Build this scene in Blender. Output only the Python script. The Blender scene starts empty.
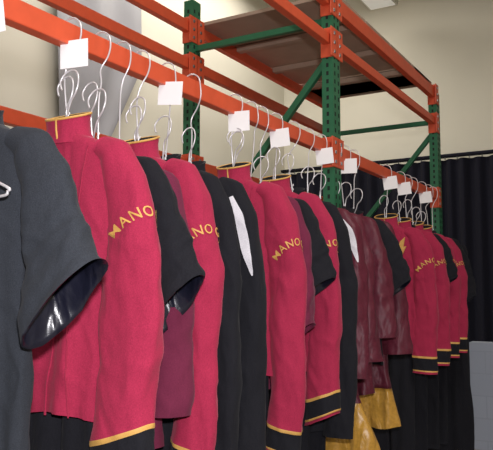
import bpy, math, random
from mathutils import Vector, Matrix, noise
random.seed(7)
EYE=1.5; RX=-1.7; RZ=EYE+0.87; BX=-2.77
sc=bpy.context.scene

# ---------------- materials ----------------
def mat_base(name):
    m=bpy.data.materials.new(name); m.use_nodes=True
    nt=m.node_tree; return m,nt,nt.nodes['Principled BSDF']
def srgb(r,g,b):
    f=lambda c:(c/255/12.92 if c/255<=0.04045 else ((c/255+0.055)/1.055)**2.4)
    return (f(r),f(g),f(b),1)
def cloth(name,col,rough=0.9,sheen=0.25,weave=260,folds=0.35,var=0.25,spec=0.12,wv=0.12):
    m,nt,b=mat_base(name); N=nt.nodes; L=nt.links
    tc=N.new('ShaderNodeTexCoord')
    mp=N.new('ShaderNodeMapping'); mp.inputs['Scale'].default_value=(9,9,3.0); mp.inputs['Rotation'].default_value=(0,.35,0)
    n1=N.new('ShaderNodeTexNoise'); n1.inputs['Scale'].default_value=1.0; n1.inputs['Detail'].default_value=2.5; n1.inputs['Distortion'].default_value=.6
    n2=N.new('ShaderNodeTexNoise'); n2.inputs['Scale'].default_value=weave; n2.inputs['Detail'].default_value=1
    L.new(tc.outputs['Object'],mp.inputs['Vector']); L.new(mp.outputs['Vector'],n1.inputs['Vector'])
    L.new(tc.outputs['Object'],n2.inputs['Vector'])
    cr=N.new('ShaderNodeMix'); cr.data_type='RGBA'
    cr.inputs[6].default_value=(col[0]*(1-var),col[1]*(1-var),col[2]*(1-var),1)
    cr.inputs[7].default_value=(min(1,col[0]*(1+var)),min(1,col[1]*(1+var)),min(1,col[2]*(1+var)),1)
    L.new(n2.outputs['Fac'],cr.inputs[0]); L.new(cr.outputs[2],b.inputs['Base Color'])
    bp=N.new('ShaderNodeBump'); bp.inputs['Strength'].default_value=folds; bp.inputs['Distance'].default_value=0.05
    L.new(n1.outputs['Fac'],bp.inputs['Height'])
    b2=N.new('ShaderNodeBump'); b2.inputs['Strength'].default_value=wv; b2.inputs['Distance'].default_value=0.004
    L.new(n2.outputs['Fac'],b2.inputs['Height']); L.new(bp.outputs['Normal'],b2.inputs['Normal'])
    L.new(b2.outputs['Normal'],b.inputs['Normal'])
    b.inputs['Roughness'].default_value=rough
    b.inputs['Specular IOR Level'].default_value=spec
    b.inputs['Sheen Weight'].default_value=sheen
    b.inputs['Sheen Tint'].default_value=(min(1,col[0]*1.5+.2),min(1,col[1]*1.5+.2),min(1,col[2]*1.5+.2),1)
    return m
def paint(name,col,rough=0.5,var=0.12,scale=14,metal=0.0,bump=0.05):
    m,nt,b=mat_base(name); N=nt.nodes; L=nt.links
    tc=N.new('ShaderNodeTexCoord'); n=N.new('ShaderNodeTexNoise'); n.inputs['Scale'].default_value=scale; n.inputs['Detail'].default_value=5
    L.new(tc.outputs['Object'],n.inputs['Vector'])
    cr=N.new('ShaderNodeMix'); cr.data_type='RGBA'
    cr.inputs[6].default_value=(col[0]*(1-var),col[1]*(1-var),col[2]*(1-var),1)
    cr.inputs[7].default_value=(min(1,col[0]*(1+var)),min(1,col[1]*(1+var)),min(1,col[2]*(1+var)),1)
    L.new(n.outputs['Fac'],cr.inputs[0]); L.new(cr.outputs[2],b.inputs['Base Color'])
    bp=N.new('ShaderNodeBump'); bp.inputs['Strength'].default_value=bump; bp.inputs['Distance'].default_value=0.01
    L.new(n.outputs['Fac'],bp.inputs['Height']); L.new(bp.outputs['Normal'],b.inputs['Normal'])
    b.inputs['Roughness'].default_value=rough; b.inputs['Metallic'].default_value=metal
    return m
M_CRIM=cloth('crimson_wool',srgb(158,42,71),folds=0.45,sheen=.3,var=.32)
M_BURG=cloth('burgundy_knit',srgb(104,38,62),folds=0.5)
M_BSAT=cloth('burgundy_satin',srgb(88,28,44),rough=0.5,sheen=0.1,weave=60,folds=.6,spec=0.35)
M_BLK=cloth('black_wool',srgb(30,30,35),folds=0.5,sheen=0.14,var=.4)
M_CHAR=cloth('charcoal_wool',srgb(48,51,57),folds=0.35,weave=420,var=0.6,sheen=0.14)
M_LIN=cloth('dark_satin_lining',srgb(22,23,36),rough=0.3,folds=1.0,spec=0.6,sheen=0)
M_GOLD=cloth('gold_braid',srgb(208,160,84),rough=0.6,weave=500,folds=0.1,spec=0.4,sheen=0.1)
M_GSAT=cloth('gold_satin',srgb(186,140,58),rough=0.35,weave=60,folds=0.8,spec=0.5,sheen=0)
M_WHT=cloth('white_cotton',srgb(215,212,218),folds=0.4)
M_CURT=cloth('stage_curtain_cloth',srgb(28,28,38),folds=0.2,weave=80,sheen=0.1)
M_ORG=paint('orange_rack_paint',srgb(206,84,52),0.42,0.16)
M_GRN=paint('green_rack_paint',srgb(42,102,70),0.42,0.16)
M_HOLE=paint('slot_shadow_steel',srgb(14,22,18),0.8)
M_STEEL=paint('zinc_steel',srgb(170,170,170),0.3,0.05,metal=0.9)
M_WIRE=paint('hanger_wire_white',srgb(215,212,215),0.3,0.05,metal=0.35)
M_TAG=paint('paper_tag',srgb(240,238,238),0.8,0.03)
M_PLY=paint('plywood',srgb(160,138,120),0.7,0.2,scale=6)
M_WALL=paint('cream_wall_paint',srgb(206,201,186),0.9,0.04,scale=2)
M_CEIL=paint('ceiling_paint',srgb(205,200,186),0.9,0.04,scale=2)
M_FLOOR=paint('floor_vinyl',srgb(120,112,104),0.5,0.1,scale=3)
M_TARP=paint('grey_vinyl',srgb(140,139,144),0.55,0.08,scale=2)

# ---------------- builders ----------------
class B:
    def __init__(s): s.v=[]; s.f=[]; s.m=[]; s.mats=[]
    def mi(s,m):
        if m not in s.mats: s.mats.append(m)
        return s.mats.index(m)
    def box(s,c,h,mat,R=None):
        i=len(s.v); k=s.mi(mat); c=Vector(c)
        for x in(-1,1):
            for y in(-1,1):
                for z in(-1,1):
                    p=Vector((x*h[0],y*h[1],z*h[2]))
                    if R: p=R@p
                    s.v.append(c+p)
        for f in((0,1,3,2),(4,6,7,5),(0,4,5,1),(2,3,7,6),(0,2,6,4),(1,5,7,3)):
            s.f.append([i+a for a in f]); s.m.append(k)
    def bar(s,p,q,w,h,mat):
        p=Vector(p);q=Vector(q);d=q-p
        R=d.to_track_quat('Y','Z').to_matrix()
        s.box((p+q)/2,(w/2,d.length/2,h/2),mat,R)
    def loft(s,rings,mats,cap0=False,cap1=False):
        i=len(s.v); n=len(rings[0])
        for r in rings: s.v.extend(r)
        for a in range(len(rings)-1):
            k=s.mi(mats[a] if isinstance(mats,list) else mats)
            for b in range(n):
                c=(b+1)%n
                s.f.append([i+a*n+b,i+a*n+c,i+(a+1)*n+c,i+(a+1)*n+b]); s.m.append(k)
        k0=s.mi(mats[0] if isinstance(mats,list) else mats)
        if cap0: s.f.append([i+b for b in range(n)]); s.m.append(k0)
        if cap1:
            s.f.append([i+(len(rings)-1)*n+b for b in range(n)][::-1]); s.m.append(k0)
    def tube(s,pts,r,mat,n=6,closed=False):
        pts=[Vector(p) for p in pts]; rings=[]
        N=len(pts); up=Vector((0.13,0.97,0.21)).normalized()
        for j,p in enumerate(pts):
            if closed: t=(pts[(j+1)%N]-pts[j-1])
            else: t=pts[min(j+1,N-1)]-pts[max(j-1,0)]
            t.normalize(); a=t.cross(up)
            if a.length<0.05: a=t.cross(Vector((1,0,0)))
            a.normalize(); b=t.cross(a)
            rings.append([p+a*math.cos(2*math.pi*k/n)*r+b*math.sin(2*math.pi*k/n)*r for k in range(n)])
        if closed: rings.append(rings[0][:])
        s.loft(rings,mat,not closed,not closed)
    def make(s,name,parent=None,smooth=True,loc=None,bevel=0):
        me=bpy.data.meshes.new(name); me.from_pydata([tuple(v) for v in s.v],[],s.f)
        for m in s.mats: me.materials.append(m)
        me.polygons.foreach_set('material_index',s.m)
        me.polygons.foreach_set('use_smooth',[smooth]*len(s.f)); me.update()
        o=bpy.data.objects.new(name,me); sc.collection.objects.link(o)
        if parent: o.parent=parent
        if loc: o.location=loc
        if bevel:
            md=o.modifiers.new('bev','BEVEL'); md.width=bevel; md.segments=2
        return o
def empty(name,loc=(0,0,0),rz=0):
    o=bpy.data.objects.new(name,None); o.empty_display_size=0.1
    sc.collection.objects.link(o); o.location=loc; o.rotation_euler=(0,0,rz); return o
def lerp(tab,t):
    if t<=tab[0][0]: return tab[0][1:]
    for a,b in zip(tab,tab[1:]):
        if t<=b[0]:
            u=(t-a[0])/(b[0]-a[0]); u=u*u*(3-2*u)*0.4+u*0.6
            return tuple(x+(y-x)*u for x,y in zip(a[1:],b[1:]))
    return tab[-1][1:]
def smooth_pts(pts,sub=4):
    P=[Vector(p) for p in pts]; out=[]
    for i in range(len(P)-1):
        p0=P[max(i-1,0)];p1=P[i];p2=P[i+1];p3=P[min(i+2,len(P)-1)]
        for k in range(sub):
            t=k/sub
            out.append(.5*((2*p1)+(p2-p0)*t+(2*p0-5*p1+4*p2-p3)*t*t+(3*p1-p0-3*p2+p3)*t**3))
    out.append(P[-1]); return out
def wob(p,seed):
    k=min(1,max(0,(-p.z-.08)/.25))
    q=Vector((p.x*7+seed*3.1,p.y*5,p.z*2.6))
    r=Vector(((p.x+p.z*.45)*17+seed,p.y*6,(p.z-p.x*.5)*7))
    s=1-abs(noise.noise(r))*2
    return Vector((p.x+.018*k*noise.noise(q+Vector((9,2,5))),
                   p.y+k*(.022*noise.noise(q)-.012*max(0,s-.45)*(1 if p.y<0 else -1)),p.z))

# ---------------- garment parts ----------------
def body(par,mat,length,w=0.22,d=0.06,ph=0.0,split=None,mat2=None,name='body',A=0.013,seams=None,flare=0):
    tab=[(0,.062,.045),(.012,.085,.05),(.035,.13,.052),(.06,.175,.05),(.09,w-.01,.052),(.14,w+.01,.06),(.3,w+.0,d+.01),
         (.5,w-.015,d),(length*.75,w+.005,d),(length,w+.02+flare,d+.005)]
    zs=[0,.006,.012,.022,.035,.048,.06,.075,.09,.11]+[.14+(length-.14)*i/50 for i in range(51)]
    if split: zs=sorted(zs+[split])
    def P(x,s_,hd,z,off=0):
        amp=A*min(1,max(0,(z-.12)/.5))
        y=(hd+off)*math.copysign(abs(s_)**.8,s_) if s_ else 0
        f=amp*(math.sin(x*34+ph+z*1.3)+.6*math.sin(x*63+ph*2.1-z*2))*(.35+.65*abs(s_))
        return y+f
    b=B(); rings=[]; mats=[]; n=84
    for z in zs:
        hw,hd=lerp(tab,z); r=[]
        for k in range(n):
            t=2*math.pi*k/n; c,s_=math.cos(t),math.sin(t)
            x=hw*math.copysign(abs(c)**.8,c)
            zz=-z + (0.012*math.sin(x*15+ph) if z==zs[-1] else 0)
            r.append(wob(Vector((x,P(x,s_,hd,z),zz)),ph))
        rings.append(r)
        mats.append(mat2 if (split and z>=split-1e-4) else mat)
    b.loft(rings,mats)
    last=rings[-1]; inn=[Vector((p.x*.96,p.y*.88,p.z+.03)) for p in last]
    b.loft([last,inn],mats[-1])
    if seams:
        for x0,rad,mm in seams:
            pts=[]
            for z in zs[6:]:
                hw,hd=lerp(tab,z); x=x0*(1+.25*math.cos(z*5))
                c=min(.98,(abs(x)/hw))**(1/.8); s_=-math.sqrt(1-c*c)
                pts.append(wob(Vector((x,P(x,s_,hd,z)-.001,-z)),ph))
            b.tube(pts,rad,mm,6)
    return b.make(name,par)

class Sleeve:
    def __init__(s,side,path,radii,ph):
        s.side=side; s.path=path; s.rad=radii; s.ph=ph
    def frame(s,t):
        P=lambda u: Vector((lerp([(a[0],a[1],a[2],a[3]) for a in s.path],u)))
        c=P(t); e=.03; tg=(P(min(1,t+e))-P(max(0,t-e))).normalized()
        nrm=Vector((-tg.z,0,tg.x))
        rx,ry=lerp(s.rad,t)
        return c,nrm,rx,ry
    def pt(s,t,ang,off=0,skew=0,wr=True):
        c,nr,rx,ry=s.frame(t)
        w=1
        if wr:
            w=1+.05*math.sin(t*17+s.ph+2*math.cos(ang))*min(1,t*4)+.05*math.sin(ang*4+s.ph+t*5)*min(1,t*3)+.025*math.sin(t*43+ang*3+s.ph*2)*min(1,t*3)
        p=c+nr*((rx*w+off)*math.cos(ang))+Vector((0,1,0))*((ry*w+off)*math.sin(ang))
        p=p+Vector((0,0,skew*max(0,(t-.45)/.55)*math.cos(ang)))
        p=wob(p,s.ph+4)
        return Vector((p.x*s.side,p.y,p.z))
def sleeve(par,side,mat,path,rad,ph,bands=None,skew=0,lining=None,name='sleeve'):
    S=Sleeve(side,path,rad,ph); b=B(); n=44
    ts=sorted(set([i/56 for i in range(57)]+([x for bd in bands for x in bd[:2] if x<=1] if bands else [])))
    mats=[]
    for t in ts:
        m=mat
        if bands:
            for a,c,mm in bands:
                if a-1e-5<=t<c-1e-5: m=mm
        mats.append(m)
    rings=[[S.pt(t,2*math.pi*k/n,0.002 if mats[i] is M_GOLD else 0,skew) for k in range(n)] for i,t in enumerate(ts)]
    b.loft(rings,mats,cap0=True)
    li=lining or mats[-2]
    R=[rings[-1]]
    f=1.0 if lining else .45
    for dt,of in((0,-.006),(-.03,-.010),(-.06,-.014),(-.10,-.018),(-.15,-.023),(-.2,-.028)):
        R.append([S.pt(1+dt*f,2*math.pi*k/n,of,skew) for k in range(n)])
    b.loft(R,li,cap1=True)
    b.make(name,par); return S
def collar(par,mat,gold=True,h=.05,r=(.066,.05)):
    b=B(); n=36
    def ring(z,a,bb,): return [Vector((a*math.cos(2*math.pi*k/n),bb*math.sin(2*math.pi*k/n),z+ (.022 if z>0 else .01)*math.sin(2*math.pi*k/n))) for k in range(n)]
    rs=[ring(-.035,r[0]+.02,r[1]+.008),ring(0,r[0]+.002,r[1]),ring(h*.5,r[0]-.002,r[1]-.001),ring(h,r[0]+.002,r[1]+.001)]
    b.loft(rs,mat)
    rs2=[rs[-1],ring(h,r[0]-.006,r[1]-.006),ring(-.02,r[0]-.012,r[1]-.009)]
    b.loft(rs2,M_BLK)
    if gold: b.tube(rs[-1],.0042,M_GOLD,6,True)
    b.make('collar',par)
def surf_strip(par,pts,w,mat,name):
    b=B(); b.tube(pts,w,mat,6); b.make(name,par)
def patch(par,S,t0,t1,ac,aw,mat,name):
    b=B(); k=b.mi(mat); n=18; m=8
    for i in range(n+1):
        u=i/n; wd=aw*(math.sin(math.pi*(.12+.86*u)))**.7; c=ac+.35*u
        for j in range(m+1):
            b.v.append(S.pt(t0+(t1-t0)*u,c+wd*(2*j/m-1),.004))
    for i in range(n):
        for j in range(m):
            a=i*(m+1)+j; b.f.append([a,a+1,a+m+2,a+m+1]); b.m.append(k)
    b.make(name,par)
def hanger(par,top,mat=M_WIRE,tag=True,second=True,half=.19,tagrot=0.0,name='wire_hanger',r=.0032):
    b=B(); H=top; q=random.uniform(-.025,.025); R=random.uniform(-.02,.02)
    hook=[(-.044,0,H-.03),(-.05,0,H+.01),(-.038,0,H+.05),(0,0,H+.068),(.036,0,H+.052),(.048,0,H+.012),(.044,R*.5,H-.035),(.02,R,H-.08),(q,R,H-.13),(q*.6,R,H-.2),(0,0,.02)]
    b.tube(smooth_pts(hook),r,mat)
    b.tube(smooth_pts([(0,0,.02),(.06,0,-.01),(half,0,-.075),(half+.006,0,-.088),(half-.02,0,-.1),(0,0,-.1),(-half+.02,0,-.1),(-half-.006,0,-.088),(-half,0,-.075),(-.06,0,-.01),(0,0,.02)]),r,mat)
    b.tube([(.004*math.cos(k*1.3),.004*math.sin(k*1.3),.02+k*.005) for k in range(12)],.003,mat)
    for s2 in range(2 if second=='two' else (1 if second else 0)):
        g=random.uniform(.13,.2); sx=random.uniform(-.01,.04)+.03*s2; sy=random.uniform(-.06,-.025)-.03*s2; k=random.uniform(.9,1.2)
        h2=[(-.03*k+sx,sy,g-.01),(-.036*k+sx,sy,g+.02),(-.02*k+sx,sy+.005,g+.047),(sx,sy+.01,g+.056),(.026*k+sx,sy+.005,g+.044),(.036*k+sx,sy,g+.01),(.026*k+sx,sy,g-.025),(.005+sx,sy+.005,g-.05),(sx*.8,sy+.01,g-.08),(0,sy*.4,.0),(.0,0,-.03)]
        b.tube(smooth_pts(h2),r,mat)
    b.make(name,par)
    if tag:
        t=B(); Rm=Matrix.Rotation(tagrot+.25,3,'Z')@Matrix.Rotation(random.uniform(-.14,.14),3,'Y')
        t.box((.045,-.03,H-.075),(.052,.0008,.048),M_TAG,Rm)
        t.make('paper_tag',par,smooth=False)
def text_on(par,S,txt,t0,a0,size,Rr=.12):
    cu=bpy.data.curves.new('txt','FONT'); cu.body=txt; cu.size=size; cu.offset=size*.008; cu.align_x='CENTER'; cu.resolution_u=3
    cu.space_character=1.15
    o=bpy.data.objects.new('txt',cu); sc.collection.objects.link(o)
    dg=bpy.context.evaluated_depsgraph_get(); dg.update()
    me=bpy.data.meshes.new_from_object(o.evaluated_get(dg)); bpy.data.objects.remove(o)
    L=sum((Vector(a[1:])-Vector(b[1:])).length for a,b in zip(S.path,S.path[1:]))
    _,_,rx,ry=S.frame(t0); ravg=(rx*.6+ry*.4)
    for v in me.vertices:
        u,w=v.co.x,v.co.y
        phi=u/Rr; X=(Rr+w)*math.sin(phi); Z=(Rr+w)*math.cos(phi)-Rr
        v.co=S.pt(max(.02,t0-Z/L),a0+X/ravg,.0045)
    me.materials.clear(); me.materials.append(M_GOLD)
    q=bpy.data.objects.new('shoulder_lettering',me); sc.collection.objects.link(q); q.parent=par
def bolt(par,x,z,y,s=1.0):
    pts=[(.0,.06),(.028,.085),(.018,.03),(.034,.035),(-.02,-.08),(.002,-.01),(-.018,-.012)]
    b=B(); k=b.mi(M_GOLD); n=len(pts)
    for yy in(y,y+.016):
        for p in pts: b.v.append(Vector((x+p[0]*s,yy,z+p[1]*s)))
    b.f.append(list(range(n))); b.m.append(k)
    for i in range(n):
        j=(i+1)%n; b.f.append([i,j,j+n,i+n]); b.m.append(k)
    b.make('lightning_emblem',par,smooth=False)
def trousers(par,z0,z1,mat=M_BLK,w=.17,ph=0):
    b=B(); n=32
    for sd in(-1,1):
        rings=[]
        for i in range(24):
            u=i/23; z=z0+(z1-z0)*u; hw=.095-.012*u; r=[]
            cx=sd*(w*.55)
            for k in range(n):
                t=2*math.pi*k/n; x=cx+hw*math.cos(t)
                r.append(Vector((x,.034*math.sin(t)+.010*math.sin(x*60+ph+u*3),z)))
            rings.append(r)
        b.loft(rings,mat,True,True)
    b.make('trouser_legs',par)

LONG=[(0,.15,0,-.062),(.07,.205,0,-.09),(.16,.245,0,-.18),(.4,.277,.006,-.42),(.7,.280,-.005,-.74),(1,.270,-.03,-1.09)]
def long_path(L,spread=0,fw=0):
    return [(a,x+spread*a,y-fw*a,-.062+(z+.062)*(L/1.03)) for a,x,y,z in LONG]
LR=[(0,.04,.045),(.08,.06,.054),(.18,.080,.057),(.45,.087,.056),(.8,.082,.052),(1,.09,.054)]
def jacket(y,z=2.01,rz=0,L=1.05,color=M_CRIM,skew=0,blen=.92,tag=True,text=True,ph=0,emb=True,cw=1.0,bands=True,name='band_jacket',x=RX,fw=0,spread=0,second=True,tr=True,gold=True,panel=None,ex=(.075,-.19),es=1):
    e=empty(name,(x,y,z),rz)
    body(e,color,blen,ph=ph,seams=[(0,.004,color),(-.1,.0022,color),(.1,.0022,color)])
    rad=[(a,b*cw if a>.3 else b,c) for a,b,c in LR]
    bd=[(1-.114/L,1-.103/L,M_GOLD),(1-.103/L,1-.030/L,M_BLK),(1-.030/L,1-.019/L,M_GOLD),(1-.019/L,1.001,color)] if bands else None
    if bands=='low': bd=[(1-.14/L,1-.128/L,M_GOLD),(1-.128/L,1.001,M_BLK)]
    S=sleeve(e,1,color,long_path(L,spread,fw),rad,ph,bd,skew,name='sleeve_outer')
    sleeve(e,-1,color,long_path(L),rad,ph+1,bd,0,name='sleeve_inner')
    collar(e,color,gold,h=.06 if gold else .04,r=(.085,.056) if gold else (.07,.05))
    if gold:
        surf_strip(e,[(.0,-.060,.035),(.004,-.062,.0),(.006,-.058,-.03)],.0035,M_GOLD,'neck_piping')
    if panel: patch(e,S,.10,.36,-1.3,.27,panel,'white_side_panel')
    if text: text_on(e,S,'MANOGUE',.285,-.45,.043)
    if emb: bolt(e,ex[0],ex[1],-.098,es)
    if tr: trousers(e,-blen+.12,-1.75,ph=ph)
    hanger(e,RZ-z,tag=tag,second=second,tagrot=-rz)
    return e
def shirt(y,z=2.01,rz=0,color=M_BLK,lining=M_LIN,sl=.48,ph=0,blen=.95,name='short_sleeve_shirt',tag=False,w=.22,mouth=.10,x=RX,split=None,mat2=None,second=True,out=.15,trim=None,skew=.05,d=.05,flare=0,mry=.07):
    e=empty(name,(x,y,z),rz)
    body(e,color,blen,w=w,ph=ph,split=split,mat2=mat2,d=d,flare=flare)
    k=sl/.48
    path=[(0,.14,0,-.06),(.12,.205,0,-.09),(.3,.245+out*.1,-.005,-.16*k),(.65,.25+out*.55,-.01,-.32*k),(1,.25+out,-.02,-.47*k)]
    rad=[(0,.04,.045),(.15,.066,.052),(.4,.082,.058),(.75,min(.092,mouth+.005),.062),(1,mouth,mry)]
    bd=[(.93,1.001,trim)] if trim else None
    sleeve(e,1,color,path,rad,ph,bd,skew,lining,'sleeve_outer')
    sleeve(e,-1,color,path,rad,ph+2,bd,skew,lining,'sleeve_inner')
    collar(e,color,False,h=.03)
    hanger(e,RZ-z,tag=tag,second=second,tagrot=-rz)
    return e

# ---------------- garments, near to far ----------------
e=empty('coat_hanger',(RX,1.265,1.85)); hanger(e,RZ-1.85,tag=False,second=False,half=.222,r=.0042)
shirt(1.36,1.99,.05,M_CHAR,M_LIN,sl=.54,ph=.5,blen=1.05,w=.2,tag=True,mouth=.108,out=.11,skew=.09,mry=.085)
jacket(1.71,2.03,.05,L=1.06,skew=.05,blen=.93,ph=1.2,cw=1.25,bands='low',second='two',ex=(-.0,-.28),es=1.2)
shirt(1.86,1.99,.04,M_BLK,M_LIN,sl=.56,ph=2.2,tag=False,out=.10,skew=.08,second='two',mry=.08)
shirt(1.975,1.96,.0,M_BURG,M_BURG,sl=.9,ph=3.1,tag=False,out=.0,w=.2,blen=1.0,name='polo_shirt',second=False,mouth=.082,skew=0,d=.04)
jacket(2.09,2.02,.02,L=1.12,skew=-.02,ph=4.4,second='two',tag=False)
jacket(2.26,2.0,-.02,L=1.2,color=M_BLK,bands=False,text=False,emb=False,ph=.7,gold=False,name='black_tailcoat',tr=False,blen=1.15)
jacket(2.44,2.0,.02,L=1.22,color=M_BLK,bands=False,text=False,emb=False,ph=2.7,gold=False,name='black_tailcoat',tr=False,blen=1.15,panel=M_WHT,tag=False)
jacket(2.80,2.03,.02,L=1.18,skew=-.02,ph=5.2,second='two')
shirt(2.95,1.98,0,M_BURG,M_BURG,sl=.7,ph=.1,name='polo_shirt',second=False,out=.02,tag=False,mouth=.085,d=.04)
shirt(3.06,1.98,0,M_BLK,M_LIN,sl=.5,ph=2.9,out=.06,tag=False,d=.04)
jacket(3.22,2.03,.0,L=1.10,skew=.04,ph=2.0)
jacket(3.43,2.01,.0,L=1.2,color=M_BLK,bands=False,text=False,emb=False,ph=4.7,gold=False,name='black_tailcoat',tr=True,blen=1.25,tag=False)
jacket(3.62,1.99,.0,L=.9,color=M_BSAT,bands=False,text=False,emb=False,ph=3.7,gold=False,name='guard_tunic',tr=False,blen=1.0,panel=M_WHT,tag=False)
shirt(3.80,1.98,0,M_BSAT,M_GSAT,sl=.9,ph=.4,name='guard_tunic',tag=True,out=.02,blen=1.42,split=1.12,mat2=M_GSAT,skew=0,flare=.12)
shirt(4.03,1.98,0,M_BSAT,M_BLK,sl=.78,ph=3.4,name='guard_tunic',tag=False,out=.04,blen=1.1,skew=0)
shirt(4.18,1.98,.03,M_BLK,M_LIN,sl=.5,ph=5.0,out=.09,tag=True,d=.04)
shirt(4.34,1.98,0,M_BSAT,M_BSAT,sl=.9,ph=2.4,name='guard_tunic',tag=False,out=.03,blen=1.34,split=1.10,mat2=M_GSAT,skew=0,flare=.06)
jacket(5.0,1.99,.05,L=1.02,ph=2.1,ex=(.125,-.22),es=1.3)
jacket(5.34,1.99,.02,L=.99,ph=3.3)
shirt(5.52,1.98,0,M_BLK,M_LIN,sl=.45,ph=5.0,out=.05,tag=False)
jacket(5.68,1.99,0,L=.96,ph=4.3,tag=False)
jacket(5.94,1.98,0,L=.93,ph=5.3)
shirt(6.14,1.98,0,M_BLK,M_LIN,sl=.6,ph=5.0,out=.06,second=False)
e=empty('garment_bag',(RX,6.29,1.98)); body(e,M_BLK,1.93,w=.29,d=.04,ph=1.4,A=.012); hanger(e,RZ-1.98,tag=False,second=False)

# ---------------- pallet rack ----------------
rack=empty('pallet_rack')
Y0,Y1,Y2=0.25,3.985,6.43
def upright(x,y,top,name,side=1,wd=.055):
    b=B()
    b.box((x,y,top/2),(.038,wd,top/2),M_GRN)
    b.box((x,y,.006),(.07,.08,.006),M_GRN)
    z=.15
    while z<top-.04:
        for dy in(-.028,.028):
            b.box((x+side*.0385,y+dy,z),(.0008,.008,.013),M_HOLE)
        b.box((x,y-wd-.0005,z),(.008,.0008,.013),M_HOLE)
        z+=.052
    b.make(name,rack,smooth=False)
for i,(y,t) in enumerate(((Y0,3.46),(Y1,3.56),(Y2,3.34))):
    upright(RX,y,t,'upright_front_%d'%i); upright(BX,y,t,'upright_back_%d'%i,1,.05)
    b=B()
    zt=EYE+(1.71 if i<2 else 1.57)
    b.bar((RX-.03,y,zt),(BX+.03,y,zt),.035,.04,M_GRN)
    zz=EYE+1.45; s=0
    while zz>0.3:
        nz=max(.12,zz-1.17)
        a,c=(RX-.03,BX+.03) if s==0 else (BX+.03,RX-.03)
        b.bar((a,y+.0,zz),(c,y+.0,nz),.035,.04,M_GRN); zz=nz; s=1-s
    b.make('frame_brace_%d'%i,rack,smooth=False)
def beam(x,ya,yb,z,h,name,side=1,d=.05):
    b=B()
    b.box((x,(ya+yb)/2,z),(d/2,(yb-ya)/2,h/2),M_ORG)
    b.box((x-side*.012,(ya+yb)/2,z+h/2+.004),(d/2-.014,(yb-ya)/2,.006),M_ORG)
    for yy,sg in((ya,1),(yb,-1)):
        b.box((x+side*.041,yy-sg*.012,z-.02),(.004,.05,.095),M_ORG)
        b.box((x,yy+sg*.005,z-.02),(.042,.004,.095),M_ORG)
        for dz in(-.08,-.02,.04):
            b.box((x+side*.047,yy-sg*.012,z+dz),(.004,.011,.011),M_STEEL)
    b.make(name,rack,smooth=False,bevel=.004)
for n,(a,c) in enumerate(((Y0+.055,Y1-.055),(Y1+.055,Y2-.055))):
    beam(RX,a,c,RZ,.078,'front_beam_low_%d'%n)
    beam(RX,a,c,EYE+1.57,.065,'front_beam_mid_%d'%n)
    beam(BX,a,c,RZ,.078,'back_beam_low_%d'%n)
    beam(BX,a,c,EYE+1.59,.075,'back_beam_mid_%d'%n)
    beam(BX,a,c,EYE+1.86,.08,'back_beam_top_%d'%n)
    beam(RX,a,c,EYE+1.84,.10,'front_beam_top_%d'%n)
b=B()
y=Y1+.08
while y<Y2-.1:
    w=.56
    b.box(((RX+BX)/2,min(y+w/2,Y2-.05-w/2),EYE+1.925),((RX-BX)/2,w/2-.01,.012),M_PLY); y+=w
for yy in (Y1+.6,Y1+1.2,Y1+1.8):
    b.box(((RX+BX)/2,yy,EYE+1.885),((RX-BX)/2-.03,.03,.02),M_PLY)
b.make('plywood_deck',rack,smooth=False)

# ---------------- room ----------------
def slab(name,c,h,mat):
    b=B(); b.box((0,0,0),h,mat); return b.make(name,None,False,c)
slab('floor',(0,2,-.05),(5.2,8,.05),M_FLOOR)
slab('ceiling',(0,2,6.05),(5.2,8,.05),M_CEIL)
slab('wall_left',(-5.1,2,3),(.1,8,3),M_WALL)
slab('wall_back',(0,9.9,3),(5.2,.1,3),M_WALL)
slab('wall_right',(5.1,2,3),(.1,8,3),M_WALL)
m,nt,bs=mat_base('painted_block'); N=nt.nodes; L=nt.links
tc=N.new('ShaderNodeTexCoord'); mp=N.new('ShaderNodeMapping'); mp.inputs['Rotation'].default_value=(math.pi/2,0,0)
br=N.new('ShaderNodeTexBrick'); br.inputs['Scale'].default_value=1.2; br.inputs['Color1'].default_value=srgb(150,156,170); br.inputs['Color2'].default_value=srgb(147,153,167); br.inputs['Mortar'].default_value=srgb(142,148,160); br.inputs['Mortar Size'].default_value=.006
L.new(tc.outputs['Object'],mp.inputs[0]); L.new(mp.outputs[0],br.inputs[0]); L.new(br.outputs[0],bs.inputs['Base Color']); bs.inputs['Roughness'].default_value=.6
slab('wall_partition',(1.72,7.0,.5),(3.27,.08,.5),m)
b=B(); k=b.mi(M_CURT); nx=620; zs=[.02,.84,1.5,2.2,2.9,3.3]
for iz,z in enumerate(zs):
    for i in range(nx+1):
        x=-4.95+9.9*i/nx
        y=9.62+.045*math.sin(x*33+.7*math.sin(x*5))+.02*math.sin(x*13+z*.6)
        b.v.append(Vector((x,y,z)))
for iz in range(len(zs)-1):
    for i in range(nx):
        a=iz*(nx+1)+i; b.f.append([a,a+1,a+nx+2,a+nx+1]); b.m.append(k)
for i in range(60):
    b.box((-4.9+9.8*i/59,9.62,3.315),(.008,.01,.016),M_STEEL)
b.box((0,9.62,3.35),(4.95,.05,.02),M_CURT)
b.make('stage_curtain')
b=B(); k=b.mi(M_TARP); NX=24; NZ=20
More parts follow.
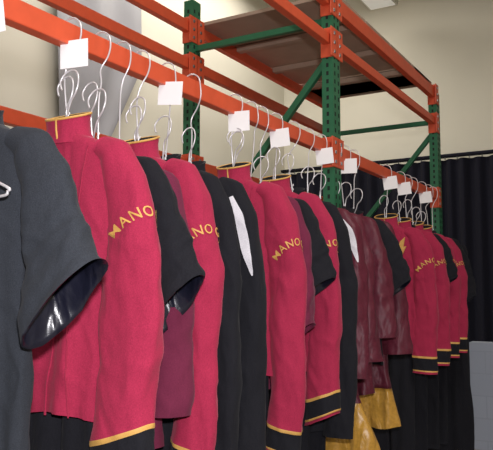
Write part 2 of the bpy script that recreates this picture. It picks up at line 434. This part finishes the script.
for j in range(NZ+1):
    v=j/NZ; z=EYE+1.2+v*2.6
    y0=4.85-.2*v; y1=5.3+.75*min(1,v*2.0)
    for i in range(NX+1):
        u=i/NX; b.v.append(Vector((-4.92+.04*math.sin(u*14+v*2)*(1-.3*v),y0+(y1-y0)*u,z)))
for j in range(NZ):
    for i in range(NX):
        a=j*(NX+1)+i; b.f.append([a,a+1,a+NX+2,a+NX+1]); b.m.append(k)
b.make('hanging_grey_tarp')
m,nt,bs=mat_base('lamp_diffuser'); bs.inputs['Base Color'].default_value=(.8,.8,.78,1); bs.inputs['Emission Color'].default_value=(1,.95,.85,1); bs.inputs['Emission Strength'].default_value=.2
b=B(); b.box((0,0,0),(.2,.6,.05),M_CEIL); b.box((0,0,-.055),(.17,.56,.008),m); b.box((0,0.3,.3),(.01,.01,.3),M_STEEL); b.box((0,-.3,.3),(.01,.01,.3),M_STEEL)
b.make('fluorescent_fixture',None,False,(-3.0,8.3,5.4))

# ---------------- lights ----------------
def area(name,loc,rot,sx,sy,e,col):
    l=bpy.data.lights.new(name,'AREA'); l.shape='RECTANGLE'; l.size=sx; l.size_y=sy; l.energy=e; l.color=col
    o=bpy.data.objects.new(name,l); sc.collection.objects.link(o); o.location=loc; o.rotation_euler=rot; return o
area('ceiling_light_main',(1.2,1.5,5.8),(0,0,0),2.5,4,220,(1,.95,.88))
area('ceiling_light_left',(-3.9,6,5.8),(0,0,0),1.5,5,190,(1,.95,.87))
area('camera_flash',(.12,-.05,1.72),(math.radians(90),0,math.radians(30)),.1,.07,74,(1,.97,1))
w=bpy.data.worlds.new('world'); sc.world=w; w.use_nodes=True
w.node_tree.nodes['Background'].inputs[0].default_value=(.9,.92,1,1); w.node_tree.nodes['Background'].inputs[1].default_value=.4

cam=bpy.data.cameras.new('camera'); cam.lens=50.75; cam.sensor_width=36
co=bpy.data.objects.new('camera',cam); sc.collection.objects.link(co)
co.location=(0,0,EYE); co.rotation_euler=(math.radians(95.34),0,math.radians(30.2))
sc.camera=co
sc.view_settings.view_transform='Standard'
